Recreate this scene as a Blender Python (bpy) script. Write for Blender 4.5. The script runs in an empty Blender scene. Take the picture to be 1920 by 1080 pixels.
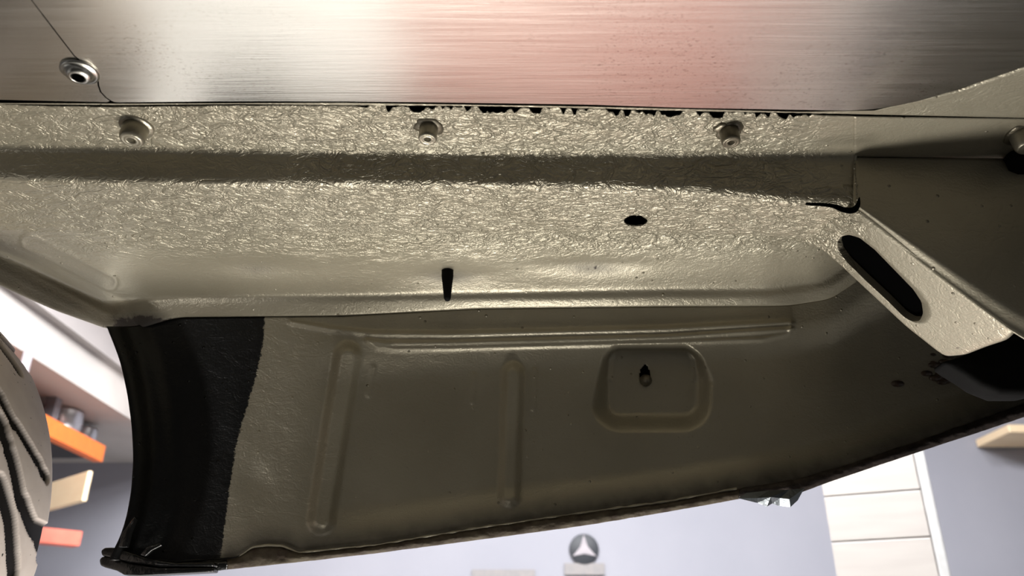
import bpy, bmesh, math, random
import numpy as np
from mathutils import Vector, Matrix
random.seed(4); rng = np.random.RandomState(7)
SC = bpy.context.scene
COL = SC.collection
# ------------------------------------------------------------ camera, world, lights, exposure
CAM = np.array([0.0, 0.0, 1.45]); PITCH = math.radians(25); F = 1500.0
cd = bpy.data.cameras.new('camera'); cam = bpy.data.objects.new('camera', cd); COL.objects.link(cam)
cam.location = CAM; cam.rotation_euler = (math.pi/2 + PITCH, 0, 0)
cd.sensor_width = 36; cd.lens = F/1920*36; cd.clip_start = 0.02; cd.clip_end = 100
cd.dof.use_dof = True; cd.dof.focus_distance = 0.80; cd.dof.aperture_fstop = 6.5
SC.camera = cam
w = bpy.data.worlds.new('world'); SC.world = w; w.use_nodes = True
w.node_tree.nodes['Background'].inputs[0].default_value = (0.93, 0.95, 1.0, 1)
w.node_tree.nodes['Background'].inputs[1].default_value = 0.045
SC.view_settings.view_transform = 'Standard'; SC.view_settings.look = 'None'
SC.view_settings.exposure = 0.08; SC.view_settings.gamma = 1.0
SC.view_settings.use_curve_mapping = False
def area(name, loc, target, size, energy, color, sy=None):
    l = bpy.data.lights.new(name, 'AREA'); l.energy = energy; l.color = color
    l.shape = 'RECTANGLE'; l.size = size; l.size_y = sy or size
    o = bpy.data.objects.new(name, l); COL.objects.link(o); o.location = loc
    o.rotation_euler = (Vector(target) - Vector(loc)).to_track_quat('-Z', 'Y').to_euler()
    return o
UNDER_FILL = (-0.15, 1.22, 0.20)
area('under_fill_light', UNDER_FILL, (-0.05, 0.66, 1.80), 0.45, 19, (1.0, 0.96, 0.88), 0.30)  # unseen light added to brighten the undersides of rail and flange
LOW = (0.10, 0.98, 0.50)
area('rib_fill_light', LOW, (0.15, 0.72, 1.80), 0.26, 8, (1.0, 0.96, 0.88), 0.18)  # unseen light added to bring out the panel's rib highlights
PANEL_FILL = (-0.18, 0.55, 1.22)
area('panel_fill_light', PANEL_FILL, (-0.32, 0.92, 1.68), 0.16, 0.38, (1.0, 0.95, 0.86))  # unseen light added to brighten the panel's left part and the tyre
area('unseen_overhead_light', (2.6, 1.4, 4.2), (1.0, 3.2, 1.8), 1.2, 110, (0.98, 0.97, 1.0), 0.4)  # unseen fill added to brighten the lift column
area('unseen_overhead_light', (0.2, 1.75, 4.3), (0.1, 2.3, 0), 3.0, 650, (0.95, 0.97, 1.0), 0.5)
area('unseen_overhead_light', (-1.4, 1.5, 3.7), (-2.2, 5.0, 2.2), 1.0, 65, (1.0, 0.97, 0.95), 0.4)  # unseen fill added for the box and rack faces
area('unseen_overhead_light', (-1.9, 4.4, 2.9), (-2.5, 5.0, 1.5), 0.5, 2, (1.0, 0.93, 0.88), 0.5)

sl = bpy.data.lights.new('wheel_fill_light', 'SPOT'); sl.energy = 95; sl.color = (1.0, .96, .92); sl.spot_size = math.radians(27); sl.spot_blend = .8; sl.shadow_soft_size = .06  # unseen spot added to brighten the sidewall mirrored in the tray
so = bpy.data.objects.new('wheel_fill_light', sl); COL.objects.link(so); so.location = (-1.9, -1.3, .55)
so.rotation_euler = (Vector((-1.02, .66, 1.55))-Vector(so.location)).to_track_quat('-Z', 'Y').to_euler()

# ------------------------------------------------------------ pixel -> place helpers
cP, sP = math.cos(PITCH), math.sin(PITCH)
def ray(px, py):
    px = np.asarray(px, float); py = np.asarray(py, float)
    a = (px-960)/F; b = (540-py)/F
    return np.stack([a + 0*b, cP - b*sP + 0*a, sP + b*cP + 0*a], -1)
def at_y(px, py, Y):
    r = ray(px, py); return CAM + r*(np.asarray(Y)/r[..., 1])[..., None]
def at_z(px, py, Z):            # Z is relative to the camera height
    r = ray(px, py); return CAM + r*(np.asarray(Z)/r[..., 2])[..., None]
def at_x(px, py, X):
    r = ray(px, py); return CAM + r*(np.asarray(X)/r[..., 0])[..., None]
def at_plane(px, py, P0, n):
    r = ray(px, py); t = ((P0-CAM)@n)/(r@n); return CAM + r*t[..., None]
def poly(pts, sm=26):
    xs = np.array([p[0] for p in pts], float); ys = np.array([p[1] for p in pts], float)
    offs = np.linspace(-sm, sm, 9); ws = np.hanning(11)[1:-1]; ws = ws/ws.sum()
    return lambda x: sum(w_*np.interp(np.asarray(x)+o_, xs, ys) for w_, o_ in zip(ws, offs))
def gsm(a, s, axis=0):
    n = int(3*s)+1; k = np.exp(-0.5*(np.arange(-n, n+1)/s)**2); k /= k.sum()
    pad = [(0, 0)]*a.ndim; pad[axis] = (n, n)
    b = np.pad(a, pad, mode='reflect', reflect_type='odd')
    return np.apply_along_axis(lambda v: np.convolve(v, k, 'valid'), axis, b)
def vnoise(x, y, seed=0):
    r = np.random.RandomState(seed).rand(256, 256)
    xi = np.floor(x).astype(int); yi = np.floor(y).astype(int); fx = x-xi; fy = y-yi
    fx = fx*fx*(3-2*fx); fy = fy*fy*(3-2*fy)
    g = lambda i, j: r[i % 256, j % 256]
    return (g(xi, yi)*(1-fx)+g(xi+1, yi)*fx)*(1-fy)+(g(xi, yi+1)*(1-fx)+g(xi+1, yi+1)*fx)*fy
def fbm(x, y, seed=0, o=4):
    s = 0; a = .5
    for i in range(o): s = s+a*vnoise(x*2**i, y*2**i, seed+i); a *= .5
    return s
def sstep(a, b, x):
    t = np.clip((x-a)/(b-a), 0, 1); return t*t*(3-2*t)

# ------------------------------------------------------------ object helpers
def link(o, parent=None):
    COL.objects.link(o)
    if parent is not None: o.parent = parent
    return o
def thing(name, label, cat, loc=(0, 0, 0), group=None):
    o = bpy.data.objects.new(name, None); o.location = loc; o.empty_display_size = .05
    COL.objects.link(o); o['label'] = label; o['category'] = cat
    if group: o['group'] = group
    bpy.context.view_layer.update()
    return o
def mk(name, verts, faces, mat, parent=None, smooth=True, kind=None, label=None):
    me = bpy.data.meshes.new(name)
    me.from_pydata([tuple(v) for v in np.asarray(verts).tolist()], [], [tuple(f) for f in faces])
    me.validate(); me.update()
    if smooth: me.polygons.foreach_set('use_smooth', [True]*len(me.polygons))
    if mat: me.materials.append(mat)
    o = link(bpy.data.objects.new(name, me), parent)
    if parent is not None:
        o.matrix_parent_inverse = Matrix.Translation(-Vector(parent.location))
    if kind: o['kind'] = kind
    if label: o['label'] = label
    return o
def bmobj(name, bm, mat, parent=None, smooth=False, **k):
    bmesh.ops.recalc_face_normals(bm, faces=bm.faces)
    vs = [v.co[:] for v in bm.verts]; bm.verts.index_update()
    fs = [[v.index for v in f.verts] for f in bm.faces]; bm.free()
    return mk(name, vs, fs, mat, parent, smooth, **k)
def bevelmod(o, w_, seg=2):
    m = o.modifiers.new('b', 'BEVEL'); m.width = w_; m.segments = seg; m.limit_method = 'ANGLE'
    return o
def box(name, lo, hi, mat, parent=None, bev=0.0, rot=None, **k):
    bm = bmesh.new(); lo = Vector(lo); hi = Vector(hi); c = (lo+hi)/2; s = hi-lo
    M = Matrix.Translation(c)
    if rot is not None: M = M @ rot
    bmesh.ops.create_cube(bm, size=1, matrix=M @ Matrix.Diagonal((s.x, s.y, s.z, 1)))
    o = bmobj(name, bm, mat, parent, **k)
    if bev: bevelmod(o, bev)
    return o
def lathe(name, prof, mat, parent=None, origin=(0, 0, 0), axis=(0, 0, 1), n=32, **k):
    q = Vector((0, 0, 1)).rotation_difference(Vector(axis).normalized()).to_matrix(); o0 = Vector(origin)
    vs = []; fs = []
    for (r, z) in prof:
        for i in range(n):
            a = 2*math.pi*i/n; vs.append(o0+q@Vector((r*math.cos(a), r*math.sin(a), z)))
    for j in range(len(prof)-1):
        for i in range(n):
            a = j*n+i; b = j*n+(i+1) % n; fs.append((a, b, b+n, a+n))
    fs.append(tuple(reversed(range(n)))); fs.append(tuple((len(prof)-1)*n+i for i in range(n)))
    return mk(name, [tuple(v) for v in vs], fs, mat, parent, **k)
def extrude_poly(name, pts, vec, mat, parent=None, bev=0, **k):
    n = len(pts); P = np.array(pts, float); Q = P+np.array(vec)
    vs = np.vstack([P, Q]); fs = [tuple(range(n)), tuple(range(2*n-1, n-1, -1))]
    fs += [(i, i+n, (i+1) % n+n, (i+1) % n) for i in range(n)]
    bm = bmesh.new(); bv = [bm.verts.new(v) for v in vs]
    for f in fs: bm.faces.new([bv[i] for i in f])
    o = bmobj(name, bm, mat, parent, **k)
    if bev: bevelmod(o, bev)
    return o
def set_attr(o, name, vals):
    a = o.data.attributes.new(name, 'FLOAT', 'POINT'); a.data.foreach_set('value', np.asarray(vals, dtype=np.float32))
def grid(name, P, mat, parent, mask=None, attrs={}, thick=0.0, off=-1, **k):
    H, W = P.shape[:2]
    idx = np.arange(H*W).reshape(H, W)
    q = np.stack([idx[:-1, :-1], idx[1:, :-1], idx[1:, 1:], idx[:-1, 1:]], -1)
    if mask is not None: q = q[mask]
    q = q.reshape(-1, 4)
    used = np.unique(q); re = -np.ones(H*W, int); re[used] = np.arange(len(used))
    o = mk(name, P.reshape(-1, 3)[used], re[q].tolist(), mat, parent, **k)
    for n_, v in attrs.items(): set_attr(o, n_, np.broadcast_to(v, (H, W)).reshape(-1)[used])
    if thick:
        m = o.modifiers.new('s', 'SOLIDIFY'); m.thickness = thick; m.offset = off
    return o

# ------------------------------------------------------------ materials
def newmat(name):
    m = bpy.data.materials.new(name); m.use_nodes = True
    nt = m.node_tree; return m, nt, nt.nodes['Principled BSDF']
def N(nt, t, **kw):
    n = nt.nodes.new(t)
    for k, v in kw.items():
        if k in n.inputs: n.inputs[k].default_value = v
        else: setattr(n, k, v)
    return n
def noise(nt, scale, detail=4, dist=0.0, sc3=(1, 1, 1), rough=.5):
    tc = N(nt, 'ShaderNodeTexCoord'); mp = N(nt, 'ShaderNodeMapping'); mp.inputs['Scale'].default_value = sc3
    nt.links.new(tc.outputs['Object'], mp.inputs[0])
    n = N(nt, 'ShaderNodeTexNoise'); n.inputs['Scale'].default_value = scale; n.inputs['Detail'].default_value = detail
    n.inputs['Distortion'].default_value = dist; n.inputs['Roughness'].default_value = rough
    nt.links.new(mp.outputs[0], n.inputs['Vector']); return n
def ramp(nt, src, stops):
    r = N(nt, 'ShaderNodeValToRGB'); e = r.color_ramp.elements
    while len(e) < len(stops): e.new(.5)
    for i, (p, c) in enumerate(stops):
        e[i].position = p; e[i].color = (c, c, c, 1) if isinstance(c, (int, float)) else (*c, 1)
    nt.links.new(src, r.inputs[0]); return r
def mathn(nt, op, a, b=None):
    n = N(nt, 'ShaderNodeMath', operation=op)
    for i, v in enumerate((a, b)):
        if v is None: continue
        if isinstance(v, (int, float)): n.inputs[i].default_value = v
        else: nt.links.new(v, n.inputs[i])
    return n.outputs[0]
def mixc(nt, fac, a, b):
    n = N(nt, 'ShaderNodeMix', data_type='RGBA')
    for i, v in ((0, fac), (6, a), (7, b)):
        if isinstance(v, (int, float)): n.inputs[i].default_value = v
        elif isinstance(v, tuple): n.inputs[i].default_value = (*v, 1)
        else: nt.links.new(v, n.inputs[i])
    return n.outputs[2]
def simple(name, c, rough=.5, metal=0.0, c2=None, scale=30, bump=0.0, bs=200, spec=.5, sc3=(1, 1, 1)):
    m, nt, b = newmat(name)
    b.inputs['Roughness'].default_value = rough; b.inputs['Metallic'].default_value = metal
    b.inputs['Specular IOR Level'].default_value = spec
    n = noise(nt, scale, 5, 0, sc3); r = ramp(nt, n.outputs[0], [(.3, c), (.7, c2 or tuple(x*.85 for x in c))])
    nt.links.new(r.outputs[0], b.inputs['Base Color'])
    if bump:
        n2 = noise(nt, bs, 4, .3); bn = N(nt, 'ShaderNodeBump'); bn.inputs['Strength'].default_value = 1
        bn.inputs['Distance'].default_value = bump
        nt.links.new(n2.outputs[0], bn.inputs['Height']); nt.links.new(bn.outputs[0], b.inputs['Normal'])
    return m
KHAKI = (0.30, 0.272, 0.195)
def paint_mat():
    """khaki underbody paint; vertex data: coat = thickness of sprayed underseal, black = black overspray, rust = rust/dirt"""
    m, nt, b = newmat('khaki_underseal_paint')
    ac = N(nt, 'ShaderNodeAttribute', attribute_name='coat').outputs['Fac']
    ab = N(nt, 'ShaderNodeAttribute', attribute_name='black').outputs['Fac']
    ar = N(nt, 'ShaderNodeAttribute', attribute_name='rust').outputs['Fac']
    big = noise(nt, 9, 4, .2); base = ramp(nt, big.outputs[0], [(.3, (0.305, 0.275, 0.205)), (.7, (0.355, 0.323, 0.247))])
    col = base.outputs[0]
    sp = noise(nt, 420, 2); spr = ramp(nt, sp.outputs[0], [(.70, 0.0), (.76, 1.0)])
    col = mixc(nt, mathn(nt, 'MULTIPLY', spr.outputs[0], .35), col, (0.09, 0.075, 0.05))
    rn = noise(nt, 160, 5, .5); rr = ramp(nt, mathn(nt, 'ADD', mathn(nt, 'MULTIPLY', rn.outputs[0], 1.0), mathn(nt, 'SUBTRACT', ar, .5)), [(.48, 0.0), (.62, 1.0)])
    col = mixc(nt, rr.outputs[0], col, (0.040, 0.024, 0.017))
    bn_ = noise(nt, 300, 6, .3, rough=.85)
    br = ramp(nt, mathn(nt, 'ADD', bn_.outputs[0], mathn(nt, 'SUBTRACT', ab, .5)), [(.49, 0.0), (.53, 1.0)])
    col = mixc(nt, br.outputs[0], col, (0.004, 0.004, 0.0038))
    aso = N(nt, 'ShaderNodeAttribute', attribute_name='soot_shade').outputs['Fac']
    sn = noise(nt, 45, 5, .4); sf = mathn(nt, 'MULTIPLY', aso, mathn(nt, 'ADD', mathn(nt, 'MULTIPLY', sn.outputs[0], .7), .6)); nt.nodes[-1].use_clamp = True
    col = mixc(nt, sf, col, (0.022, 0.018, 0.014))  # stains, plus shade painted in along the panel's lower edge
    nt.links.new(col, b.inputs['Base Color'])
    dirt = mathn(nt, 'MAXIMUM', sf, rr.outputs[0])  # also takes in the painted shade, to dull its sheen
    nt.links.new(mathn(nt, 'MULTIPLY', mathn(nt, 'SUBTRACT', 1.0, dirt), .45), b.inputs['Metallic'])
    b.inputs['Specular IOR Level'].default_value = .55
    rg = mathn(nt, 'MULTIPLY_ADD', dirt, .35); nt.nodes[-1].inputs[2].default_value = .36
    nt.links.new(rg, b.inputs['Roughness'])
    # wormy ridges of the thick coat
    w1 = noise(nt, 62, 3, 1.1, (.75, 1.25, 1.25), .55); w2 = noise(nt, 210, 3, .8, (.8, 1.2, 1.2))
    r1 = mathn(nt, 'POWER', mathn(nt, 'MINIMUM', mathn(nt, 'MULTIPLY', mathn(nt, 'ABSOLUTE', mathn(nt, 'SUBTRACT', w1.outputs[0], .5)), 8.0), 1.0), .7)
    hh = mathn(nt, 'ADD', mathn(nt, 'MULTIPLY', r1, .60), mathn(nt, 'MULTIPLY', w2.outputs[0], .8))
    hh = mathn(nt, 'MULTIPLY', hh, ac)
    fine = noise(nt, 520, 3, .2)
    vor = N(nt, 'ShaderNodeTexVoronoi'); vor.inputs['Scale'].default_value = 75
    tc = N(nt, 'ShaderNodeTexCoord'); nt.links.new(tc.outputs['Object'], vor.inputs['Vector'])
    pim = ramp(nt, vor.outputs['Distance'], [(.0, 1.0), (.13, 0.0)])
    sel = noise(nt, 25, 2); selr = ramp(nt, sel.outputs[0], [(.52, 0.0), (.60, 1.0)])
    pm = mathn(nt, 'MULTIPLY', mathn(nt, 'MULTIPLY', pim.outputs[0], selr.outputs[0]), 1.3)
    tot = mathn(nt, 'ADD', mathn(nt, 'ADD', hh, mathn(nt, 'MULTIPLY', fine.outputs[0], .14)), pm)
    bp = N(nt, 'ShaderNodeBump'); bp.inputs['Strength'].default_value = 1.0; bp.inputs['Distance'].default_value = .0017
    nt.links.new(tot, bp.inputs['Height']); nt.links.new(bp.outputs[0], b.inputs['Normal'])
    return m
PAINT = paint_mat()
def alu_mat():
    m, nt, b = newmat('brushed_aluminium')
    b.inputs['Metallic'].default_value = 1.0
    b.inputs['Anisotropic'].default_value = 0
    s1 = noise(nt, 60, 5, 0, (.12, 4, 1)); c = ramp(nt, s1.outputs[0], [(.2, (0.62, 0.59, 0.53)), (.8, (0.71, 0.68, 0.62))])
    sp = noise(nt, 700, 3, .4, (.6, 1, 1)); spr = ramp(nt, sp.outputs[0], [(.60, 0.0), (.68, 1.0)])
    reg = noise(nt, 7, 2); rr = ramp(nt, reg.outputs[0], [(.50, 0.0), (.62, 1.0)])
    f = mathn(nt, 'MULTIPLY', mathn(nt, 'MULTIPLY', spr.outputs[0], rr.outputs[0]), .55)
    col = mixc(nt, f, c.outputs[0], (0.22, 0.17, 0.13)); nt.links.new(col, b.inputs['Base Color'])
    ro = ramp(nt, s1.outputs[0], [(.2, .19), (.8, .25)]); nt.links.new(ro.outputs[0], b.inputs['Roughness'])
    s2 = noise(nt, 260, 4, 0, (.08, 3, 1)); bp = N(nt, 'ShaderNodeBump'); bp.inputs['Distance'].default_value = .00006
    nt.links.new(s2.outputs[0], bp.inputs['Height']); nt.links.new(bp.outputs[0], b.inputs['Normal'])
    return m
ALU = alu_mat()
BLACKGLOSS = simple('black_gloss_paint', (0.006, 0.006, 0.006), .22, bump=.0008, bs=120)
BLACKMATT = simple('black_rubber', (0.008, 0.008, 0.008), .7, spec=.04, bump=.0004, bs=200)
STEEL = simple('zinc_steel', (0.62, 0.60, 0.55), .28, 1.0)
NUTPAINT = simple('painted_steel', (0.34, 0.31, 0.24), .32, .6, bump=.0003, bs=300)
DARKNUT = simple('dark_painted_steel', (0.16, 0.14, 0.10), .35, .5, bump=.0003, bs=300)
DARK = simple('black_void_shade', (0.0015, 0.0015, 0.0015), 1.0, spec=0.0)  # near-black colour stands in for shade inside holes and gaps
TYRE = simple('dusty_tyre_rubber', (0.25, 0.215, 0.185), .62, c2=(0.215, 0.185, 0.16), scale=40, bump=.0004, bs=300)
GROOVE = simple('tyre_groove_rubber', (0.012, 0.011, 0.011), .6)
WALL = simple('lilac_wall_paint', (0.34, 0.336, 0.375), .6, c2=(0.30, 0.30, 0.34), scale=1.2)
WALLR = simple('grey_wall_paint', (0.50, 0.50, 0.53), .6, scale=2)
CONC = simple('concrete_floor', (0.42, 0.41, 0.39), .45, c2=(0.36, 0.35, 0.33), scale=3)
CEIL = simple('pale_plaster', (0.40, 0.36, 0.345), .7, c2=(0.35, 0.32, 0.31), scale=3)
BEAMD = simple('grey_plaster', (0.50, 0.46, 0.43), .7, scale=3)
CREAM = simple('cream_column_paint', (0.37, 0.338, 0.31), .5, c2=(0.335, 0.305, 0.28), scale=5, sc3=(1, 1, 8))
ORANGE = simple('orange_steel_paint', (0.95, 0.20, 0.03), .4)
SALMON = simple('salmon_red_paint', (0.90, 0.20, 0.13), .4)
TAN = simple('pale_plywood', (0.92, 0.72, 0.47), .5, c2=(0.88, 0.66, 0.42), scale=8, sc3=(1, 1, 6))
BROWN = simple('brown_cardboard', (0.16, 0.10, 0.07), .8)
CAN = simple('tin_can_metal', (0.55, 0.55, 0.57), .3, .8)
SHELFD = simple('dark_shelf_steel', (0.02, 0.02, 0.022), .6)
GREYP = simple('grey_plastic', (0.20, 0.20, 0.22), .5)
PIPE = simple('grey_pipe_paint', (0.42, 0.38, 0.40), .4)
SIGND = simple('charcoal_sign_print', (0.035, 0.038, 0.045), .5)
SIGNL = simple('silver_sign_print', (0.42, 0.38, 0.40), .4)
SIGNG = simple('grey_sign_print', (0.24, 0.23, 0.23), .5, c2=(.30, .27, .26), scale=30)
REDM = simple('red_gloss_paint', (0.62, 0.13, 0.11), .35)
PINKW = simple('white_gloss_paint', (0.42, 0.41, 0.40), .4)

# ------------------------------------------------------------ setting
box('floor', (-4.0, -6, -.1), (6, 6.2, 0), CONC, kind='structure')
box('wall_back', (-4.0, 6.0, 0), (6, 6.2, 4.6), WALL, kind='structure')
box('wall_left', (-4.0, 1.5, 0), (-3.7, 6.0, 4.6), WALL, kind='structure')
box('ceiling', (-4.0, 1.2, 4.6), (6, 6.2, 4.75), CEIL, kind='structure')
def proj(P):
    d = np.asarray(P, float)-CAM
    dep = d[..., 1]*cP+d[..., 2]*sP; up = -d[..., 1]*sP+d[..., 2]*cP
    return 960+F*d[..., 0]/dep, 540-F*up/dep, dep
def polydist(px, py, pts):
    """distance to a polyline and the parameter 0..1 along it"""
    best = np.full(np.shape(px), 1e9); tt = np.zeros(np.shape(px)); n = len(pts)-1
    for i in range(n):
        ax, ay = pts[i]; bx, by = pts[i+1]; dx, dy = bx-ax, by-ay
        t = np.clip(((px-ax)*dx+(py-ay)*dy)/(dx*dx+dy*dy), 0, 1)
        d = np.hypot(px-ax-t*dx, py-ay-t*dy); m = d < best
        best = np.where(m, d, best); tt = np.where(m, (i+t)/n, tt)
    return best, tt
gau = lambda d, s: np.exp(-.5*(d/s)**2)

# ------------------------------------------------------------ car body (one welded shell, khaki)
car = thing('car_underbody', 'khaki painted car underbody with textured underseal, side panel and slotted bracket', 'car body', (0, .7, 1.8))
ZF = .425
f2 = poly([(-300, 272), (0, 276), (300, 281), (600, 287), (900, 290), (1200, 292), (1600, 293), (1920, 297), (2200, 300)])
rr_ = poly([(-300, 330), (0, 336), (200, 342), (500, 345), (800, 348), (1100, 352), (1300, 360), (1400, 369), (1500, 379), (1610, 390)])
bb_ = poly([(-300, 405), (0, 428), (150, 437), (300, 441), (900, 441), (1200, 441), (1400, 447), (1480, 452), (1530, 458), (1560, 480), (1610, 520)])
w1_ = poly([(-300, 330), (0, 473), (200, 565), (260, 560), (340, 554), (640, 551), (900, 547), (1250, 541), (1440, 540), (1540, 525), (1590, 490), (1620, 480)])
w1b_ = poly([(-300, 345), (0, 491), (200, 592), (260, 585), (340, 568), (640, 566), (900, 562), (1250, 557), (1440, 557), (1560, 540), (1620, 495)])
w2_ = poly([(-300, 400), (0, 543), (100, 588), (200, 622), (250, 625), (330, 600), (640, 597), (900, 583), (1250, 579), (1480, 578), (1560, 565), (1610, 530), (1640, 520)])
strip_ = poly([(-300, 194), (0, 195), (220, 197), (450, 195), (640, 197), (900, 199), (1100, 203), (1280, 208), (1560, 213), (1920, 221), (2200, 228)])
def gap_(px):
    n = fbm(px/26., px*0+3.3, 11, 4); n2 = fbm(px/11., px*0+1.3, 31, 2)
    g = np.clip((n*.7+.75*n2-.59)*70, 0.2, 11)+2.0*(n2 > .36)
    a = sstep(660, 720, px)*(1-sstep(1480, 1560, px))
    return g*a + (1-a)*np.interp(px, [0, 60, 230, 700, 1560, 1640, 1920], [0, 3, 4, 1.5, 4, 4, 1.5])

def flange_rows(pxs):
    g = gap_(pxs); s = strip_(pxs)
    return s+g
pxs = np.arange(-130, 1609, 3.0)
Z0 = pxs*0
r1 = flange_rows(pxs); c = []
c.append(at_z(pxs, r1, ZF)); pf2 = at_z(pxs, f2(pxs), ZF); c.append(pf2)
pr = at_y(pxs, rr_(pxs), pf2[:, 1]+.007); c.append(pr)
pb = at_z(pxs, bb_(pxs), pr[:, 2]-1.45); c.append(pb)
h = .008*sstep(60, 300, pxs)+.046*sstep(450, 1450, pxs)
pb2 = pb+np.stack([Z0, Z0+.004, h], -1); c.append(pb2)
yw = .868+.02*(1-sstep(0, 300, pxs))
pw1 = at_y(pxs, w1_(pxs), yw); 
pm = (pb2*.55+pw1*.45); pm[:, 2] += .003*sstep(600, 1500, pxs); c.append(pm)
c.append(pw1)
c.append(at_y(pxs, w1b_(pxs), yw+.0035)); c.append(at_y(pxs, w2_(pxs), yw+.017))
last = c[-1].copy(); last[:, 2] += .012; last[:, 1] += .004; c.append(last)
counts = [30, 18, 34, 8, 16, 20, 8, 10, 4]
rows = []
for k, n in enumerate(counts):
    for i in range(n): rows.append(c[k]+(c[k+1]-c[k])*i/n)
rows.append(c[-1]); G = np.array(rows)
Gs = gsm(G, 2.0); Gs[0] = G[0]; Gs[-1] = G[-1]; G = Gs
PX, PY, _ = proj(G)
dz = 0
for (cx, cy, a, rx, ry) in ((480, 503, .004, 60, 11), (840, 520, .005, 70, 12), (1110, 500, .004, 75, 10)):
    dz = dz + a*np.exp(-.5*(((PX-cx)/rx)**2+((PY-cy)/ry)**2))
bd, _t = polydist(PX, PY, [(55, 452), (205, 528)]); dz = dz-.0016*gau(bd-13, 3.2)
bd, _t = polydist(PX, PY, [(0, 478), (200, 585)]); dz = dz-.0012*gau(bd, 3)
dz = dz-.0010*gau(bd-22, 5)
lump = (fbm(G[..., 0]*55, G[..., 1]*90+G[..., 2]*90, 3, 4)-.47)
coat = np.clip(1.15-sstep(430, 500, PY)*1.02, .05, 1)*(.55+.45*sstep(-100, 500, PX))
coat = coat*(1-.55*sstep(f2(PX), f2(PX)+8, PY)*(1-sstep(rr_(PX)-8, rr_(PX), PY))*(1-sstep(420, 620, PX)*1.5))
coat = coat*(1-.85*sstep(1420, 1590, PX)*(PY < 350))
dz = dz-lump*.0022*coat
G[..., 2] += dz*(np.arange(len(G)) > 0)[:, None]
# oval drain hole in the rail, edge vertices snapped to the outline
hx, hy, ha, hb = 1192, 414, 22, 10.5
PX, PY, _ = proj(G)
er = np.hypot((PX-hx)/ha, (PY-hy)/hb)
rust = np.clip(1.0*np.exp(-(((PX-262)/55)**2+((PY-612)/22)**2)*.8)+.25*gau(PY-w2_(PX), 7)*(PX < 800), 0, 1.0)
rust = rust + .42*gau(PY-503, 9)*(gau(PX-480, 45)+gau(PX-1110, 55))+.3*gau(PY-522, 10)*gau(PX-842, 50)
rust = rust+.22*(fbm(PX/9, PY/7, 5, 3) > .62)*(PY < 290)*(PX > 700)
keep = ~((er[:-1, :-1] < 1) & (er[1:, 1:] < 1) & (er[1:, :-1] < 1) & (er[:-1, 1:] < 1))
inner = np.where((er < 1) & (er > .35), 1, 0)
rim = np.zeros_like(er, bool)
cellin = ~keep
tmp = np.zeros_like(er, bool)
for di in (0, 1):
    for dj in (0, 1):
        tmp[di:di+keep.shape[0], dj:dj+keep.shape[1]] |= keep
rim = tmp & (er < 1)
sc = 1/np.maximum(er, .2)
nx = hx+(PX-hx)*sc; ny = hy+(PY-hy)*sc
Zr = G[..., 2]-1.45
G = np.where(rim[..., None], at_z(nx, ny, Zr), G)
soot_shade = .9*np.exp(-(((PX-262)/62)**2+((PY-606)/26)**2)**1.5)+.45*np.exp(-(((PX-480)/42)**2+((PY-505)/13)**2))+.65*np.exp(-(((PX-842)/48)**2+((PY-518)/13)**2))+.45*np.exp(-(((PX-1110)/55)**2+((PY-502)/12)**2))+.35*sstep(210, 120, PX)*sstep(0, 8, PY-w1b_(PX))
grid('floor_rail', G, PAINT, car, mask=keep, attrs={'coat': coat, 'black': PX*0, 'rust': rust, 'soot_shade': soot_shade}, thick=.0012, label='textured khaki chassis rail with side well')

# flange continuing to the right, upper lap strip / gusset
px2 = np.arange(1600, 2190, 6.0); t = np.linspace(0, 1, 24)[:, None]
a0 = strip_(px2)+gap_(px2); a1 = f2(px2)
A = at_z(np.broadcast_to(px2, (24, len(px2))), a0+(a1-a0)*t, ZF-.0002)
A[..., 2] += -.0008*fbm(A[..., 0]*40, A[..., 1]*40, 8, 3)
grid('flange', A, PAINT, car, attrs={'coat': .12*(A[..., 0]*0+1), 'black': .0, 'rust': .0}, thick=.0015)
px3 = np.arange(-130, 2190, 3.0); n3 = 16; t = (np.linspace(0, 1, n3)**.8)[:, None]; edge_fix = 1
b0 = np.interp(px3, [-130, 0, 230, 640, 1100, 1500, 1640, 1800, 2190], [190, 193.5, 194.5, 193, 200, 210, 207.5, 167.5, 22]); b1 = strip_(px3)-1.6*(fbm(px3/8, px3*0, 77, 3)-.4)*sstep(650, 700, px3)*(1-sstep(1540, 1580, px3))
B = at_z(np.broadcast_to(px3, (n3, len(px3))), b0+(b1-b0)*t, ZF-.0018)
grid('lap_strip', B, PAINT, car, attrs={'coat': .22*(B[..., 0]*0+1), 'black': .0, 'rust': .0}, thick=.0010)

# ---- side panel
xL = poly([(500, 165), (600, 195), (620, 203), (650, 215), (680, 226), (740, 239), (800, 247), (860, 250), (920, 246), (970, 237), (1010, 224), (1045, 205), (1100, 190)])
pT = poly([(0, 600), (200, 612), (250, 612), (330, 596), (640, 593), (900, 579), (1250, 575), (1480, 573), (1560, 560), (1610, 520), (1700, 470), (2200, 440)])
pBt = poly([(180, 1046), (250, 1048), (330, 1054), (440, 1047), (455, 1040), (472, 1027), (500, 1023), (530, 1024), (560, 1037), (700, 1023), (900, 990), (1100, 961), (1250, 941), (1380, 917), (1500, 897), (1600, 868), (1700, 834), (1800, 799), (1920, 757), (2200, 650)], 7)
nu, nv = 760, 150
U = np.linspace(0, 1, nu)[None, :]; V = np.linspace(0, 1, nv)[:, None]
X0 = 200+U*(2190-200)+V*0
for _i in range(3):
    T = pT(X0); Bo = pBt(X0)+4; YY = T+(Bo-T)*V
    xl = xL(YY); X0 = xl+U*(2190-xl)
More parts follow.
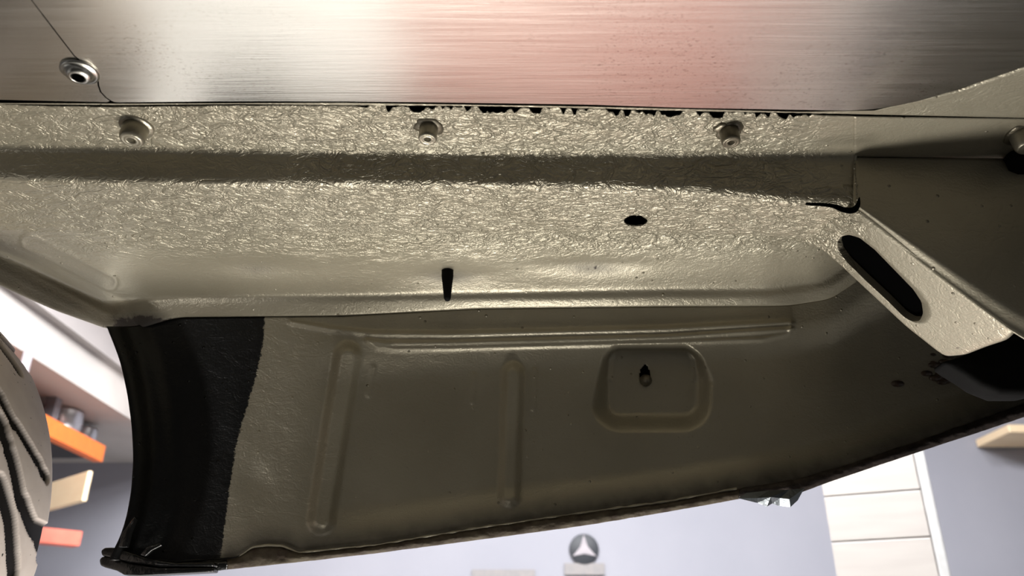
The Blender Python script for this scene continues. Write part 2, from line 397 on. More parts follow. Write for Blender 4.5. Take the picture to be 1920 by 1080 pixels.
def panelY(px, py):
    T = pT(px); Bo = pBt(px)+4; v = (py-T)/(Bo-T)
    Y = .888+.036*np.sin(np.clip(v, 0, 1)*math.pi*.5)
    dx = px-xL(py)
    Y = Y-.030*np.exp(-(dx/40)**2)-.004*gau(dx-58, 12)
    Y = Y+.010*sstep(540, 700, px)*sstep(.1, .3, v)*(1-sstep(.8, .98, v))
    d = 0
    for pts, am in (([(545, 604), (620, 617), (700, 626), (840, 627), (1250, 617), (1480, 604)], .0028),
                    ([(690, 638), (720, 644), (840, 643), (1250, 632), (1485, 617)], .0028),
                    ([(688, 640), (705, 650), (740, 654), (840, 653), (1250, 642), (1430, 636), (1480, 625), (1485, 606)], .0024)):
        q, _ = polydist(px, py, pts); d = d+am*gau(q, 3.2)
    q, tt = polydist(px, py, [(652, 668), (630, 800), (603, 975)]); d = d+.0100*(1-sstep(8, 32, q))
    q, tt = polydist(px, py, [(962, 700), (955, 930)]); d = d+.0085*(1-sstep(5, 27, q))
    for l in ([(888, 705), (885, 752)], [(1002, 695), (1000, 765)], [(700, 690), (690, 740)]):
        q, tt = polydist(px, py, l); d = d+.0012*(1-sstep(2, 9, q))
    # recessed rounded pad
    ox = px-1222; oy = py-715; qx = np.abs(ox)-58; qy = np.abs(oy)-38
    sd = np.hypot(np.maximum(qx, 0), np.maximum(qy, 0))+np.minimum(np.maximum(qx, qy), 0)-20
    ang = np.arctan2(oy, ox)
    wdt = 14+(np.clip(ox/60, 0, 1))*30+np.clip(-ox/60, 0, 1)*16
    wdt = wdt*(1-np.clip(oy/50, 0, 1))+(40)*np.clip(oy/50, 0, 1)
    wdt = wdt*(1-np.clip(-oy/60, 0, 1))+(11)*np.clip(-oy/60, 0, 1)
    d = d-.020*(1-sstep(0, 1, sd/wdt))
    d = d+.0014*gau(sd-0, 3)*(oy < 0)
    q = np.hypot((px-480)/30, (py-900)/30); d = d-.002*np.exp(-q*q)
    d = d+.0010*(fbm(px/60, py/60, 21, 3)-.5)
    return Y-d
P = at_y(X0, YY, panelY(X0, YY))
xb = np.interp(YY, [595, 640, 700, 760, 830, 900, 1060], [497, 494, 482, 464, 444, 433, 412])
black = 1-sstep(-16, 16, X0-xb)
rust = .33*sstep(30, 5, pBt(X0)-YY)*0+.30*np.clip(1-(pBt(X0)-YY)/16, 0, 1)+.5*np.exp(-(((X0-1790)/55)**2+((YY-690)/28)**2))
coat = .10+.06*gau(X0-560, 90)
er = np.hypot((X0-1209)/11, (YY-704)/22)
keep = ~((er[:-1, :-1] < 1) & (er[1:, 1:] < 1) & (er[1:, :-1] < 1) & (er[:-1, 1:] < 1))
grid('side_panel', P, PAINT, car, mask=keep, attrs={'coat': coat, 'black': black, 'rust': rust, 'soot_shade': (1-black)*.8*sstep(60, 4, pBt(X0)-YY)+.5*np.exp(-(((X0-1800)/60)**2+((YY-705)/30)**2))}, thick=.0012, label='inner face of side panel, black painted at its wheel arch end')  # soft dark band above the hem is shade put into the colour
o_ = at_y(1209, 704, .945)
lathe('panel_stud', [(.0075, 0), (.0075, .012), (.005, .014), (.005, .02)], DARKNUT, car, origin=at_y(1208, 716, .948), axis=(0, -1, -.15), n=20)
box('pocket_shade', at_y(1209, 704, .965)-np.array([.05, .002, .05]), at_y(1209, 704, .965)+np.array([.05, .002, .05]), DARK, car)  # near-black sheet stands in for shade inside the hole

# ---- hem flange along the lower edge
sil = poly([(180, 1060), (215, 1073), (260, 1078), (400, 1071), (560, 1054), (700, 1038), (900, 1012), (1100, 985), (1250, 960), (1385, 936), (1420, 930), (1500, 924), (1560, 902), (1640, 875), (1760, 835), (1850, 806), (1920, 782), (2200, 672)], 8)
pxh = np.arange(236, 2190, 2.5); nh = 14; t = np.linspace(0, 1, nh)[:, None]
up = pBt(pxh)-1+2.0*(fbm(pxh/14, pxh*0+.5, 41, 4)-.45)*sstep(560, 640, pxh)*2; lo = sil(pxh)+1.2*(fbm(pxh/20, pxh*0+.5, 43, 3)-.45)
hy_ = up+(lo-up)*t; hxx = np.broadcast_to(pxh, hy_.shape)
Yh = .922-.004*np.sin(t*math.pi)+.0012*(fbm(hxx/22, hy_/8, 51, 3)-.5)*2+.006*(t < .01)
Ph = at_y(hxx, hy_, Yh)
HEMM = simple('worn_olive_brown_hem', (0.105, 0.088, 0.062), .65, .0, c2=(0.045, 0.032, 0.024), scale=70, bump=.0012, bs=150, spec=.15)
HEMD = simple('dark_rusted_hem', (0.055, 0.042, 0.036), .45, .3, c2=(0.02, 0.014, 0.012), scale=70, bump=.0014, bs=150)
k1_ = int(np.argmin(np.abs(pxh-425))); k2_ = int(np.argmin(np.abs(pxh-1385)))
grid('hem_flange', Ph[:, :k1_+1], BLACKGLOSS, car, thick=.006, label='black painted end of the hem')
grid('hem_flange', Ph[:, k1_:k2_+1], HEMM, car, thick=.006, label='worn olive brown folded hem along the lower edge')
grid('hem_flange', Ph[:, k2_:], HEMD, car, thick=.006, label='dark rusted right stretch of the hem')
# bead of sealer catching the light on the hem's top edge
xs = np.arange(245, 1385, 4.0); ys = pBt(xs)-1+2.6*(fbm(xs/14, xs*0+.5, 41, 4)-.45)*sstep(560, 640, xs)
cen = at_y(xs, ys, .9185); vs = []; fs = []; m_ = 8
for i, cc in enumerate(cen):
    rad = .0011*(.35+1.1*vnoise(np.array([xs[i]/17]), np.array([2.2]), 9)[0])
    for k in range(m_):
        a = 2*math.pi*k/m_; vs.append((cc[0], cc[1]+rad*math.cos(a), cc[2]+rad*math.sin(a)))
for i in range(len(cen)-1):
    for k in range(m_): fs.append((i*m_+k, i*m_+(k+1) % m_, (i+1)*m_+(k+1) % m_, (i+1)*m_+k))
o = mk('sealer_bead', vs, fs, PAINT, car); n_ = len(vs); bx_ = np.repeat(xs, m_)
set_attr(o, 'coat', np.full(n_, .3)); set_attr(o, 'black', 1-sstep(430, 470, bx_)*1.0); set_attr(o, 'rust', np.full(n_, .05))
# curled double corner at the arch end
def blob(name, outline, Y, th, mat, parent, bev=.004, **k):
    pts = [at_y(x, y, Y) for x, y in outline]
    o = extrude_poly(name, pts, (0, th, 0), mat, parent, bev=bev, smooth=True, **k)
    o.modifiers['b'].segments = 3; return o
blob('curled_lip', [(188, 1032), (196, 1026), (215, 1026), (240, 1034), (275, 1046), (330, 1055), (400, 1053), (400, 1062), (300, 1062), (240, 1054), (210, 1046), (190, 1042)], .900, .016, BLACKGLOSS, car, .0022)
blob('curled_lip', [(185, 1050), (190, 1043), (205, 1043), (240, 1055), (300, 1064), (400, 1063), (400, 1072), (260, 1079), (232, 1078), (218, 1070), (196, 1064), (187, 1060)], .902, .018, BLACKGLOSS, car, .003)
blob('sealer_fold', [(222, 1026), (228, 1000), (252, 968), (255, 972), (244, 1000), (238, 1026)], .880, .006, BLACKGLOSS, car, .0012)
blob('sealer_fold', [(262, 1040), (276, 1024), (300, 1018), (304, 1022), (284, 1032), (272, 1043)], .892, .006, BLACKGLOSS, car, .0012)

# ---- torn foil shard hanging at the hem
random.seed(12)
bm = bmesh.new(); ol = [(1384, 934), (1400, 924), (1440, 920), (1480, 918), (1508, 916), (1496, 938), (1482, 951), (1462, 949), (1448, 944), (1438, 950), (1420, 943)]
ring = [bm.verts.new(at_y(x, y, .903+random.uniform(-.004, .004))) for x, y in ol]
ins = [bm.verts.new(at_y(x, y, .903+random.uniform(-.012, .002))) for x, y in [(1420, 934), (1445, 932), (1462, 934), (1480, 936)]]
fl = [(0, 1, 'a'), (1, 2, 'a'), (2, 'a', 'b'), (2, 3, 'b'), (3, 'b', 'c'), (3, 4, 'd'), (3, 'c', 'd'), (4, 5, 'd'), (5, 6, 'd'), (6, 7, 'd'), (7, 'c', 'd'), (7, 8, 'c'), (8, 'b', 'c'), (8, 9, 'b'), (9, 10, 'b'), (10, 'a', 'b'), (10, 0, 'a')]
g_ = lambda k: ins['abcd'.index(k)] if isinstance(k, str) else ring[k]
for f in fl: bm.faces.new([g_(k) for k in f])
FOIL = simple('crumpled_foil', (0.13, 0.145, 0.16), .35, .6, bump=.0008, bs=160)
o = bmobj('torn_foil', bm, FOIL, car, label='torn blue grey metal foil'); m = o.modifiers.new('s', 'SOLIDIFY'); m.thickness = .001

# ---- slotted diagonal bracket
Yweb = .628
Pa = at_y(1600, 395, Yweb); Pb = at_y(1895, 615, Yweb+.004); Pc = at_y(1640, 562, .712)
nb = np.cross(Pb-Pa, Pc-Pa); nb /= np.linalg.norm(nb)
if nb[2] > 0: nb = -nb           # points down, towards the viewer
def resample(pts, n, start=0):
    P_ = np.array(pts+[pts[0]], float); L = np.r_[0, np.cumsum(np.hypot(*np.diff(P_, axis=0).T))]
    s = np.linspace(0, L[-1], n, endpoint=False); return np.stack([np.interp(s, L, P_[:, i]) for i in (0, 1)], -1)
def smooth_closed(p, it=3):
    for _ in range(it): p = .25*np.roll(p, 1, 0)+.5*p+.25*np.roll(p, -1, 0)
    return p
outer = smooth_closed(resample([(1506, 388), (1560, 389), (1608, 400), (1700, 470), (1800, 547), (1898, 618), (1882, 636), (1840, 650), (1805, 664), (1772, 667), (1757, 657), (1700, 612), (1640, 556), (1580, 500), (1545, 470), (1520, 456), (1500, 452)], 240), 3)
slot = smooth_closed(resample([(1569, 455), (1577, 443), (1592, 440), (1612, 446), (1640, 468), (1676, 505), (1712, 542), (1728, 566), (1731, 588), (1724, 602), (1710, 603), (1694, 594), (1662, 562), (1622, 525), (1588, 492), (1573, 472)], 240), 4)
cs = slot.mean(0)
# match the two outlines by direction along the slot axis
def byangle(p, n=240):
    ax = np.array([.72, .69]); e = np.array([-.69, .72]); q = p-cs; u = q@ax; v = q@e
    return p
k0 = np.argmin(np.hypot(*(outer-np.array([1540, 400])).T)); outer = np.roll(outer, -k0, 0)
k1 = np.argmin(np.hypot(*(slot-np.array([1592, 440])).T)); slot = np.roll(slot, -k1, 0)
rings = []
Ps = at_plane(slot[:, 0], slot[:, 1], Pa, nb); Po = at_plane(outer[:, 0], outer[:, 1], Pa, nb)
cen = Ps.mean(0)
inward = lambda R, d: R+(cen-R)/np.linalg.norm(cen-R, axis=1)[:, None]*d
rings += [Ps-nb*.008, Ps-nb*.003, Ps-nb*.0006]
for k in range(0, 9): rings.append(Ps+(Po-Ps)*(k/8)*.985)
oc = Po.mean(0)
tang = np.roll(Po, -1, 0)-np.roll(Po, 1, 0); out = np.cross(tang, nb); out /= np.linalg.norm(out, axis=1)[:, None]
if ((Po-oc)*out).sum() < 0: out = -out
rings += [Po+out*.0012-nb*.0006, Po+out*.0028-nb*.0028, Po+out*.0034-nb*.007, Po+out*.0036-nb*.02]
Gb = np.array(rings); Gb = np.concatenate([Gb, Gb[:, :1]], 1)
bqx, bqy, _ = proj(Gb)
cb = np.clip(1.1-sstep(1560, 1650, bqx+.3*(bqy-450)), .12, 1)
Gb = Gb+nb*((fbm(Gb[..., 0]*70, Gb[..., 1]*90, 3, 4)-.47)*.002*cb*(np.arange(len(Gb)) > 3)[:, None])[..., None]
rb = .42*np.exp(-(((bqx-1790)/60)**2+((bqy-652)/16)**2))
grid('slotted_bracket', Gb, PAINT, car, attrs={'coat': cb, 'black': 0*cb, 'rust': rb}, label='pale diagonal bracket with long oval slot')
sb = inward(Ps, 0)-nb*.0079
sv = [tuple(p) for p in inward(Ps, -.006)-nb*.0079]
mk('slot_shade', sv, [tuple(range(len(sv)))], DARK, car, smooth=False)  # near-black sheet stands in for shade inside the slot
# near-black slab standing in for the shade inside the box section
c1 = at_plane(1650, 525, Pa, nb)
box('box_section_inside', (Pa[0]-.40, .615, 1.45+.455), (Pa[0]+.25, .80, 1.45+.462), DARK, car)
# weld burrs along the bracket edge
# ---- dark web plate right of the rail
web = [(1601, 295), (1606, 340), (1612, 400), (1705, 474), (1800, 547), (1890, 612), (1960, 650), (2190, 800), (2190, 305), (1905, 297)]
nW = 40
tx = np.linspace(0, 1, 60)[None, :]; ty = np.linspace(0, 1, 50)[:, None]
wx = 1601+tx*(2190-1601)+ty*0; bot = np.interp(wx, [1601, 1612, 1705, 1800, 1890, 2190], [393, 402, 476, 549, 616, 800])
top = f2(wx)+1.5; wy = top+(bot-top)*ty
Wv = at_y(wx, wy, Yweb-.006+.010*sstep(0, 30, wy-top)*0+.0012*(fbm(wx/90, wy/90, 71, 3)-.5)+.008*sstep(.86, 1, ty))
grid('web_plate', Wv, PAINT, car, attrs={'coat': .10+0*wx, 'black': 0*wx, 'rust': .0*wx}, thick=.0015)
# weld line beads at its left edge
vs = []; bm = bmesh.new()
for i in range(34):
    y = 297+i*3.1; x = 1601+(y-297)*.085+random.uniform(-1, 1)
    p = at_y(x, y, Yweb-.0075)
    bmesh.ops.create_icosphere(bm, subdivisions=1, radius=random.uniform(.0004, .0012), matrix=Matrix.Translation(Vector(p)))
o = bmobj('weld_bead', bm, NUTPAINT, car, smooth=True)
# black sheet standing in for the shadowed gap under the riser end
crk = smooth_closed(resample([(1509, 379.5), (1540, 380), (1568, 383), (1585, 389), (1600, 389), (1608, 378), (1612, 366), (1614, 384), (1609, 396), (1596, 400), (1578, 396), (1562, 388), (1540, 385), (1510, 383)], 70), 2)
extrude_poly('seam_gap_shade', [tuple(p) for p in at_y(crk[:, 0], crk[:, 1], Yweb-.0135)], (0, .0015, 0), DARK, car)

# ---- black mount at the far right
blk = [(1768, 676), (1800, 668), (1835, 652), (1860, 630), (1884, 617), (1930, 615), (2190, 600), (2190, 690), (2000, 720), (1930, 738), (1880, 738), (1840, 722), (1815, 705), (1790, 690)]
o = blob('rubber_mount', blk, .735, .03, BLACKMATT, car, .008, label='black rubber mount at the bracket end')
bm = bmesh.new(); random.seed(5)
for i in range(60):
    x = random.gauss(1785, 28); y = 690+random.gauss(0, 10)-(x-1785)*.18
    p = at_y(x, y, panelY(np.array(x), np.array(y)))
    bmesh.ops.create_icosphere(bm, subdivisions=2, radius=random.uniform(.0018, .006), matrix=Matrix.Translation(Vector(p)) @ Matrix.Diagonal((1.6, .7, .8, 1)))
RUSTY = simple('rusty_lumps', (0.10, 0.07, 0.05), .3, c2=(0.03, 0.02, 0.016), scale=120, bump=.001, bs=250)
bmobj('corroded_seam', bm, RUSTY, car, smooth=True, kind='stuff')

# ---- rivet nuts through the flange
def rivnut(px, py, rc, r0, r1, L, mat, tilt, ragged=0, seed=0):
    p = at_z(px, py, ZF)
    o = lathe('rivet_nut', [(r0*1.0, .004), (r0, -.001), (r0*.99, -L*.3), (r0*.97, -L*.78), (r1*1.02, -L*.9), (r1*.92, -L), (r1*.72, -L), (r1*.62, -L*.97), (r1*.55, -L*.99), (r1*.42, -L), (r1*.36, -L*.97), (r1*.36, -L*.6)][::-1], mat, car, origin=p, axis=tilt, n=36)
    prof = [(r0*.9, .003), (rc, .0015), (rc, -.0006), (rc*.95, -.0018), (r0*.9, -.0019)]
    c_ = lathe('collar', prof, mat if not ragged else DARKNUT, o, origin=p, axis=tilt, n=40)
    c_.matrix_parent_inverse = Matrix.Translation(-Vector(car.location)) @ Matrix.Identity(4)
    c_.matrix_parent_inverse = Matrix.Identity(4)
    rs = np.random.RandomState(seed)
    if ragged:
        for v in c_.data.vertices:
            d = Vector(v.co)-Vector(p); k = 1+ragged*(vnoise(np.array([math.atan2(d.y, d.x)*3+9.]), np.array([.3]), seed)[0]-.45)
            v.co = Vector(p)+Vector((d.x*k, d.y*k, d.z))
    return o
rivnut(256, 237, .0150, .0112, .0100, .0165, NUTPAINT, (.06, .08, 1))
rivnut(804, 237, .0120, .0082, .0080, .0150, NUTPAINT, (.03, .05, 1), .45, 3)
rivnut(1366, 243, .0118, .0086, .0080, .0150, DARKNUT, (-.04, .05, 1), .5, 8)
rivnut(1917, 250, .0150, .0112, .0100, .0165, NUTPAINT, (-.05, .08, 1), .3, 5)
lathe('rubber_plug', [(.012, .004), (.015, 0), (.013, -.012), (.006, -.016)], BLACKMATT, car, origin=at_z(1914, 296, ZF-.004), axis=(0, 0, 1), n=28)
lathe('rubber_plug', [(.0025, -.03), (.0040, -.027), (.0058, -.008), (.0068, 0.0), (.0068, .01)], BLACKMATT, car, origin=at_y(839, 519, .829), axis=(-.03, 0, 1), n=24, label='black tapered pin hanging from the side well')
# floor above and outer skin: the rest of the shell
box('floor_pan', (-1.7, -.9, 1.45+.47), (1.9, 1.0, 1.45+.52), DARK, car)
sk = [260, 500, 900, 1300, 1600, 1900, 2190]
extrude_poly('outer_skin', [tuple(at_y(x, float(sil(x))-45, .985)) for x in sk]+[(at_y(2190, 600, .985)[0], .985, 1.96), (at_y(260, 600, .985)[0], .985, 1.96)], (0, .012, 0), DARKNUT, car)
box('floor_pan', (1.35, .55, 1.45+.05), (1.37, 1.0, 1.45+.50), DARKNUT, car)

# ------------------------------------------------------------ aluminium undertrays
edge = poly([(-300, 182), (0, 187), (220, 192), (400, 190), (640, 190), (900, 193), (1100, 196), (1280, 202), (1500, 206), (1600, 208), (1640, 205), (1680, 199), (1720, 191), (1800, 166), (1920, 126), (2190, 20)], 14)
tr = thing('aluminium_undertray', 'large brushed aluminium undertray sheet with pink reflection and curved right edge', 'undertray', (0.2, 0, 1.45+.417), 'aluminium undertray sheets')
del tr['group']
ze = .4165
xs = np.r_[216, np.arange(224, 2190, 8.0)]; ye = gsm(edge(xs), 3.0); ye[0] = 191.5
pe = at_z(xs, ye, ze)
seam = at_z(np.array([210, 200, 190, 186, 185, 180, 165, 140, 100, 60]), np.array([189.5, 183, 172, 160, 150, 138, 124, 104, 52, 0]), ze)
far = seam[-1]+(seam[-1]-seam[-2])*9
pts = [tuple(p) for p in pe]+[(1.9, -.8, 1.45+ze), (far[0], -.8, 1.45+ze), tuple(far)]+[tuple(p) for p in seam[::-1]]
o = extrude_poly('tray_sheet', pts, (0, 0, .0018), ALU, tr)
tl = thing('aluminium_undertray', 'smaller brushed aluminium sheet at the upper left held by a domed hex socket screw', 'undertray', (-.5, 0, 1.45+.42))
zl = ze+.0004
xs = np.arange(-300, 205, 10.0); pe = at_z(xs, edge(xs), zl)
sm = at_z(np.array([206, 197, 187, 183, 182.3, 177, 162, 138, 98, 58]), np.array([189.5, 183, 172, 160, 150, 138, 124, 105, 53, 0]), zl)
pts = [tuple(p) for p in pe]+[tuple(p) for p in sm]+[(far[0]-.003, -.8, 1.45+zl), (-1.6, -.8, 1.45+zl), (-1.6, pe[0][1], 1.45+zl)]
extrude_poly('tray_sheet', pts, (0, 0, .0016), ALU, tl)
ps = at_z(150, 133, zl)
scw = lathe('screw', [(.0143, -.0002), (.0143, -.0016), (.0125, -.0024), (.0105, -.0026), (.0100, -.004), (.0085, -.0062), (.0058, -.0072), (.0052, -.0070), (.0046, -.0035)], STEEL, tl, origin=ps, axis=(0, 0, 1), n=40, label='domed zinc screw with washer')
lathe('hex_socket', [(.0048, -.0071), (.0046, -.0045), (.0001, -.0045)][::-1], DARK, scw, origin=ps+np.array([0, 0, -.0003]), n=6, smooth=False).matrix_parent_inverse = Matrix.Identity(4)

# ------------------------------------------------------------ wheel at the left
WC = np.array([-.818, .79, 1.45+.115]); WR = .325; HW = .115
wh = thing('wheel', 'dusty grey-brown tyre with curved black grooves at the left edge', 'wheel', WC)
nth, nw = 900, 110
th = np.linspace(0, 2*math.pi, nth, endpoint=False)[None, :]
s = np.linspace(-1, 1, nw)[:, None]
prof = lambda s_: WR-.010*np.abs(s_)**2.2-.05*np.clip((np.abs(s_)-.86)/.14, 0, 1)**2.0
def tyreP(th_, s_, dr=0):
    r = prof(s_)+dr; return np.stack([WC[0]+r*np.cos(th_), WC[1]+HW*s_+0*th_, WC[2]+r*np.sin(th_)], -1)
T0 = tyreP(th, s); tpx, tpy, _ = proj(T0)
nrm = np.stack([np.cos(th)+0*s, 0*th+0*s, np.sin(th)+0*s], -1); vis = ((CAM-T0)*nrm).sum(-1) > 0
def uvpoly(pts):
    out = []
    P_ = []
    for a, b in zip(pts[:-1], pts[1:]):
        for k in range(6): P_.append((a[0]+(b[0]-a[0])*k/6, a[1]+(b[1]-a[1])*k/6))
    P_.append(pts[-1])
    for x, y in P_:
        d = np.hypot(tpx-x, tpy-y)+np.where(vis & (np.abs(s) < .93), 0, 1e6); i, j = np.unravel_index(np.argmin(d), d.shape)
        out.append((float(th[0, j]) if th[0, j] < math.pi else float(th[0, j])-2*math.pi, float(s[i, 0])))
    return out
GR = [([(2, 742), (12, 764), (27, 791), (67, 853), (87, 893)], .0070), ([(2, 788), (22, 853), (42, 938), (67, 995), (88, 1040)], .0095), ([(2, 906), (20, 969), (27, 1076)], .0095)]
dep = np.zeros_like(tpx); period = 2*math.pi/9
for pts, hw in GR:
    uv = uvpoly(pts)
    for k in range(9):
        du = [(u+k*period, v) for u, v in uv]
        um = du[len(du)//2][0]
        tw = (th-um+math.pi) % (2*math.pi)-math.pi+um
        d, _ = polydist(tw*WR+0*s, s*HW+0*th, [(u*WR, v*HW) for u, v in du])
        dep = np.maximum(dep, 1-sstep(hw*.9, hw*1.1, d))
T1 = tyreP(th, s, 0)-nrm*(dep*.0045)[..., None]
T1 = np.concatenate([T1, T1[:, :1]], 1); dp = np.concatenate([dep, dep[:, :1]], 1)
tm, nt, b = newmat('tyre_tread'); n1 = noise(nt, 40, 5); c1_ = ramp(nt, n1.outputs[0], [(.3, (0.72, 0.645, 0.595)), (.7, (0.65, 0.575, 0.53))])
n2 = noise(nt, 130, 2); c2_ = ramp(nt, n2.outputs[0], [(.70, 0.0), (.74, 1.0)]); cc_ = mixc(nt, c2_.outputs[0], c1_.outputs[0], (.05, .045, .04))
at_ = N(nt, 'ShaderNodeAttribute', attribute_name='groove').outputs['Fac']
nt.links.new(mixc(nt, at_, cc_, (0.010, 0.009, 0.009)), b.inputs['Base Color']); b.inputs['Roughness'].default_value = .65; b.inputs['Specular IOR Level'].default_value = .2
grid('tyre', T1, tm, wh, attrs={'groove': dp})
SIDE = simple('dusty_sidewall_rubber', (0.30, 0.27, 0.24), .7)
for sg in (-1, 1):
    pr_ = [(WR-.06+.0, HW*sg), (WR-.07, HW*sg*1.04), (.24, HW*sg*1.02), (.215, HW*sg*.9), (.205, HW*sg*.9)]
    lathe('sidewall', pr_, SIDE, wh, origin=WC, axis=(0, 1, 0), n=96)
lathe('rim', [(.20, -.10), (.205, -.10), (.18, -.03), (.06, -.02), (.03, -.03)], STEEL, wh, origin=WC, axis=(0, 1, 0), n=64)

# ------------------------------------------------------------ workshop behind
# mezzanine edge at the left
def zt(px, py, X): return at_x(px, py, X)[2]
za = 2.80
box('trim_1', (-3.7, 2.0, za), (-2.35, 6.0, za+.22), BEAMD, kind='structure')
box('trim_2', (-3.7, 2.0, za+.22), (-2.30, 6.0, za+.50), CEIL, kind='structure')
box('trim_3', (-3.7, 2.0, za+.50), (-2.05, 6.0, za+1.6), CEIL, kind='structure')
pp = at_x(62, 630, -2.32)
pole = lathe('wall_pipe', [(.022, -1.6), (.022, za-pp[2])], PIPE, None, origin=pp, axis=(0, 0, 1), n=16)
pole['label'] = 'thin grey vertical pipe in front of the shelves'; pole['category'] = 'pipe'
rk = thing('storage_rack', 'workshop storage rack with an orange beam beside the back wall', 'rack', (-3.0, 4.4, 0))
q0 = at_x(190, 850, -2.5); zb = q0[2]
box('beam', (-2.54, 2.4, zb-.055), (-2.48, q0[1], zb+.045), ORANGE, rk, bev=.006, label='orange shelf beam')
box('shelf', (-3.65, 2.4, zb-.03), (-2.54, q0[1], zb-.008), SHELFD, rk)
box('back_panel', (-3.68, 2.4, .9), (-3.62, q0[1], za-.01), SHELFD, rk)
box('end_panel', (-3.6, q0[1]-.03, zb), (-2.8, q0[1], za-.02), SHELFD, rk)
box('shelf', (-3.65, 2.4, 1.55), (-2.58, q0[1]-.3, 1.58), GREYP, rk)
for y_ in (2.42, q0[1]-.5):
    for x_ in (-3.6, -2.62): box('upright', (x_, y_, 0), (x_+.06, y_+.06, za), GREYP, rk)
def can(px, py, X, r, hgt, label):
    p = at_x(px, py, X); z0 = zb-.005
    c_ = thing('paint_can', label, 'can', (p[0], p[1], z0))
    lathe('can_body', [(r*.96, 0), (r, .004), (r, hgt*.3), (r*.985, hgt*.31), (r*.985, hgt*.62), (r, hgt*.63), (r, hgt-.01), (r*1.02, hgt)], CAN, c_, origin=(p[0], p[1], z0), n=36)
    lathe('lid', [(r*.9, hgt-.006), (r*.93, hgt+.004), (r*.8, hgt+.004)], STEEL, c_, origin=(p[0], p[1], z0), n=36)
can(112, 800, -2.66, .115, .20, 'larger silver can on the orange-beamed shelf')
can(155, 825, -2.66, .075, .17, 'smaller silver can nearest the end of the orange-beamed shelf')
def crate(name, l, r, hgt, Y, depth, mat, label, cat, bev=.006):
    P1 = at_y(l[0], l[1], Y); P2 = at_z(r[0], r[1], P1[2]-1.45)
    d = (P2-P1)/np.linalg.norm(P2-P1); nrm_ = np.array([-d[1], d[0], 0])
    if nrm_[1] < 0: nrm_ = -nrm_
    pts = [P1, P2, P2-np.array([0, 0, hgt]), P1-np.array([0, 0, hgt])]
    o = extrude_poly(name, pts, nrm_*depth, mat, None, bev=bev); o['label'] = label; o['category'] = cat; return o
crate('wooden_box', (40, 922), (166, 882), .155, 4.7, .025, TAN, 'pale plywood box sticking out below the orange beam', 'box')
crate('red_crate', (40, 984), (156, 996), .085, 4.6, .10, SALMON, 'salmon red crate edge below the plywood box', 'crate')
p = at_x(110, 890, -2.7)
box('grey_bin', (-3.1, 3.7, 1.585), (-2.64, 4.3, 1.9), GREYP, bev=.02)
bpy.data.objects['grey_bin']['label'] = 'grey bin under the orange beam'; bpy.data.objects['grey_bin']['category'] = 'bin'
p = at_x(40, 690, -2.75)
box('cardboard_carton', (-3.3, 3.2, zb-.005), (-2.7, 3.75, zb+.19), BROWN, bev=.01)
bpy.data.objects['cardboard_carton']['label'] = 'brown cardboard carton on the top shelf beside the tyre'; bpy.data.objects['cardboard_carton']['category'] = 'carton'

# lift column
cx_, cy_ = 1.10, 2.45
lc = thing('lift_column', 'tall cream steel lift column with horizontal panel joints', 'column', (cx_, cy_, .010))
R_ = Matrix.Rotation(math.radians(-26), 4, 'Z')
def cbox(name, lo, hi, mat, bev=0):
    bm = bmesh.new(); lo = Vector(lo); hi = Vector(hi); s_ = hi-lo
    bmesh.ops.create_cube(bm, size=1, matrix=Matrix.Translation((cx_, cy_, 0)) @ R_ @ Matrix.Translation((lo+hi)/2) @ Matrix.Diagonal((*s_, 1)))
    o = bmobj(name, bm, mat, lc)
    if bev: bevelmod(o, bev)
    return o
cbox('column_core', (-.142, -.05, .02), (.142, .22, 3.4), CREAM)
zz = 0.06; k = 0
while zz < 3.3:
    cbox('cover_panel', (-.145, -.062, zz), (.120, -.045, zz+.128), CREAM, .002); zz += .1315; k += 1
cbox('corner_strip', (.122, -.066, .02), (.150, .22, 3.38), PINKW, .006)
cbox('base_plate', (-.20, -.12, .010), (.20, .26, .022), GREYP)

# emblem and plates on the wall
pc = at_y(1095, 1030, 5.985); rad = .105
em = thing('wall_emblem', 'round dark wall emblem with a pale three-pointed star', 'emblem', pc)
lathe('disc', [(rad, 0), (rad, .010), (rad*.97, .012)], SIGND, em, origin=pc, axis=(0, -1, 0), n=64)
ringv = []
lathe('ring', [(rad*.90, .0125), (rad*.94, .016), (rad*1.0, .0165), (rad*1.0, .011)], GREYP, em, origin=pc, axis=(0, -1, 0), n=64) if False else None
st = []
for k in range(3):
    a = math.pi/2+k*2*math.pi/3
    st.append((pc[0]+rad*.93*math.cos(a), pc[1]-.0135, pc[2]+rad*.93*math.sin(a)))
    a += math.pi/3
    st.append((pc[0]+rad*.30*math.cos(a), pc[1]-.0135, pc[2]+rad*.30*math.sin(a)))
extrude_poly('star', st, (0, -.006, 0), SIGNL, em)
def plate(px0, px1, py0, py1, label, nl):
    a = at_y(px0, py0, 5.985); b_ = at_y(px1, py1, 5.985)
    t_ = thing('wall_plate', label, 'sign', ((a[0]+b_[0])/2, 5.985, b_[2]))
    box('board', (a[0], 5.975, b_[2]), (b_[0], 5.998, a[2]), SIGNG, t_)
plate(1058, 1134, 1056, 1078, 'small grey plate under the round star emblem', 8)
plate(885, 1003, 1068, 1092, 'grey-brown plate at the bottom edge left of the star emblem', 8)
# shelf at the far right
a = at_y(1858, 830, 5.8)
box('wall_shelf', (a[0], 5.55, a[2]+.01), (a[0]+1.2, 5.99, a[2]+.07), TAN, bev=.01)
bpy.data.objects['wall_shelf']['label'] = 'tan wooden shelf on the back wall at the right edge'; bpy.data.objects['wall_shelf']['category'] = 'shelf'

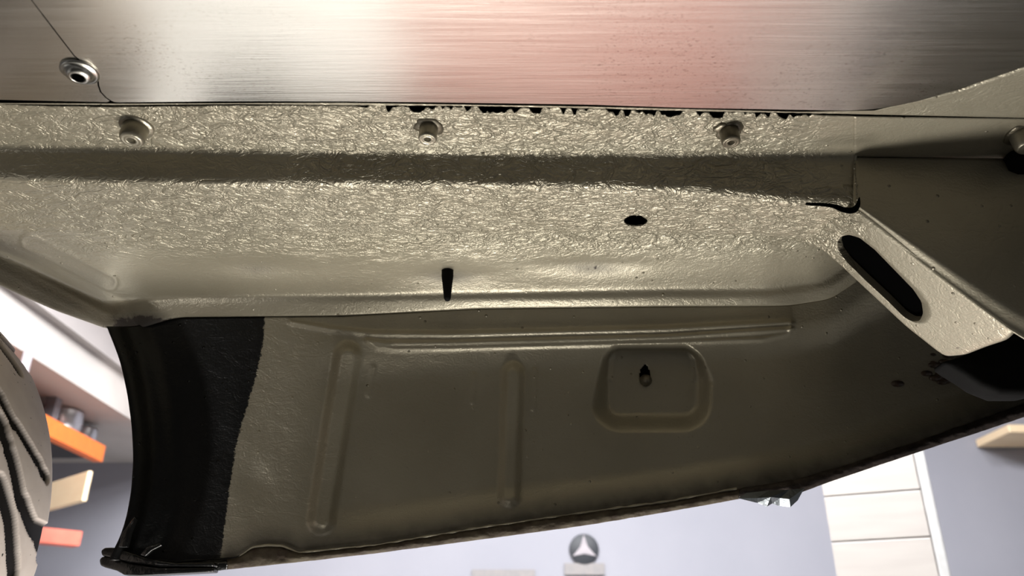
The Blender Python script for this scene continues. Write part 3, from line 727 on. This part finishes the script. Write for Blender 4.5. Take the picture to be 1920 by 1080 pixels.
# ------------------------------------------------------------ below the frame: mats mirrored in the tray, lamps and dark mat added for light
RMAT = simple('red_rubber_matting', (0.215, 0.097, 0.080), .8)
o = box('floor_mat', (-.47, 1.9, .001), (1.18, 3.6, .010), RMAT); o['label'] = 'red floor mat, mirrored in the undertray'; o['category'] = 'mat'
o = box('floor_mat', (1.30, .2, .001), (4.5, 3.9, .012), BLACKMATT); o['label'] = 'black floor mat, mirrored at the right end of the undertray'; o['category'] = 'mat'

o = box('floor_mat', (-2.4, -1.6, .001), (1.25, 1.15, .012), BLACKMATT); o['label'] = 'dark mat added under the car to cut floor bounce, below the frame'; o['category'] = 'mat'  # unseen mat added to dim light bounced off the floor
# stands and housings for the added fill lights
wl = thing('under_fill_lamp', 'added orange fill lamp on a floor stand outside the car, shining up', 'lamp', (UNDER_FILL[0], UNDER_FILL[1], 0))
lathe('stand', [(.12, 0), (.12, .02), (.015, .03), (.015, .07)], BLACKMATT, wl, origin=(UNDER_FILL[0], UNDER_FILL[1], 0), n=24)
box('housing', (UNDER_FILL[0]-.12, UNDER_FILL[1]-.08, UNDER_FILL[2]-.12), (UNDER_FILL[0]+.10, UNDER_FILL[1]+.06, UNDER_FILL[2]-.04), ORANGE, wl, bev=.01)
sp_ = thing('wheel_fill_lamp', 'added black fill spot on the floor aimed up at the wheel', 'lamp', (-1.9, -1.3, 0))
lathe('stand', [(.10, 0), (.10, .02), (.015, .03), (.015, .40)], BLACKMATT, sp_, origin=(-1.9, -1.3, 0), n=24)
box('housing', (-1.98, -1.38, .38), (-1.82, -1.26, .46), BLACKMATT, sp_, bev=.01)
ll = thing('rib_fill_lamp', 'added small black fill lamp below the car side panel', 'lamp', (LOW[0], LOW[1], .012))
lathe('stand', [(.10, 0), (.10, .02), (.012, .03), (.012, .36)], BLACKMATT, ll, origin=(LOW[0], LOW[1], .012), n=24)
box('housing', (LOW[0]-.12, LOW[1]-.08, .37), (LOW[0]+.12, LOW[1]+.08, .44), BLACKMATT, ll, bev=.01)
hl = thing('panel_fill_lamp', 'added black fill lamp on a tall stand near the wheel, below the frame', 'lamp', (PANEL_FILL[0], PANEL_FILL[1], .012))
lathe('stand', [(.10, 0), (.10, .02), (.010, .03), (.010, PANEL_FILL[2]-.14)], BLACKMATT, hl, origin=(PANEL_FILL[0], PANEL_FILL[1], .012), n=24)
box('housing', (PANEL_FILL[0]-.06, PANEL_FILL[1]-.08, PANEL_FILL[2]-.13), (PANEL_FILL[0]+.06, PANEL_FILL[1]-.0, PANEL_FILL[2]-.07), BLACKMATT, hl, bev=.01)
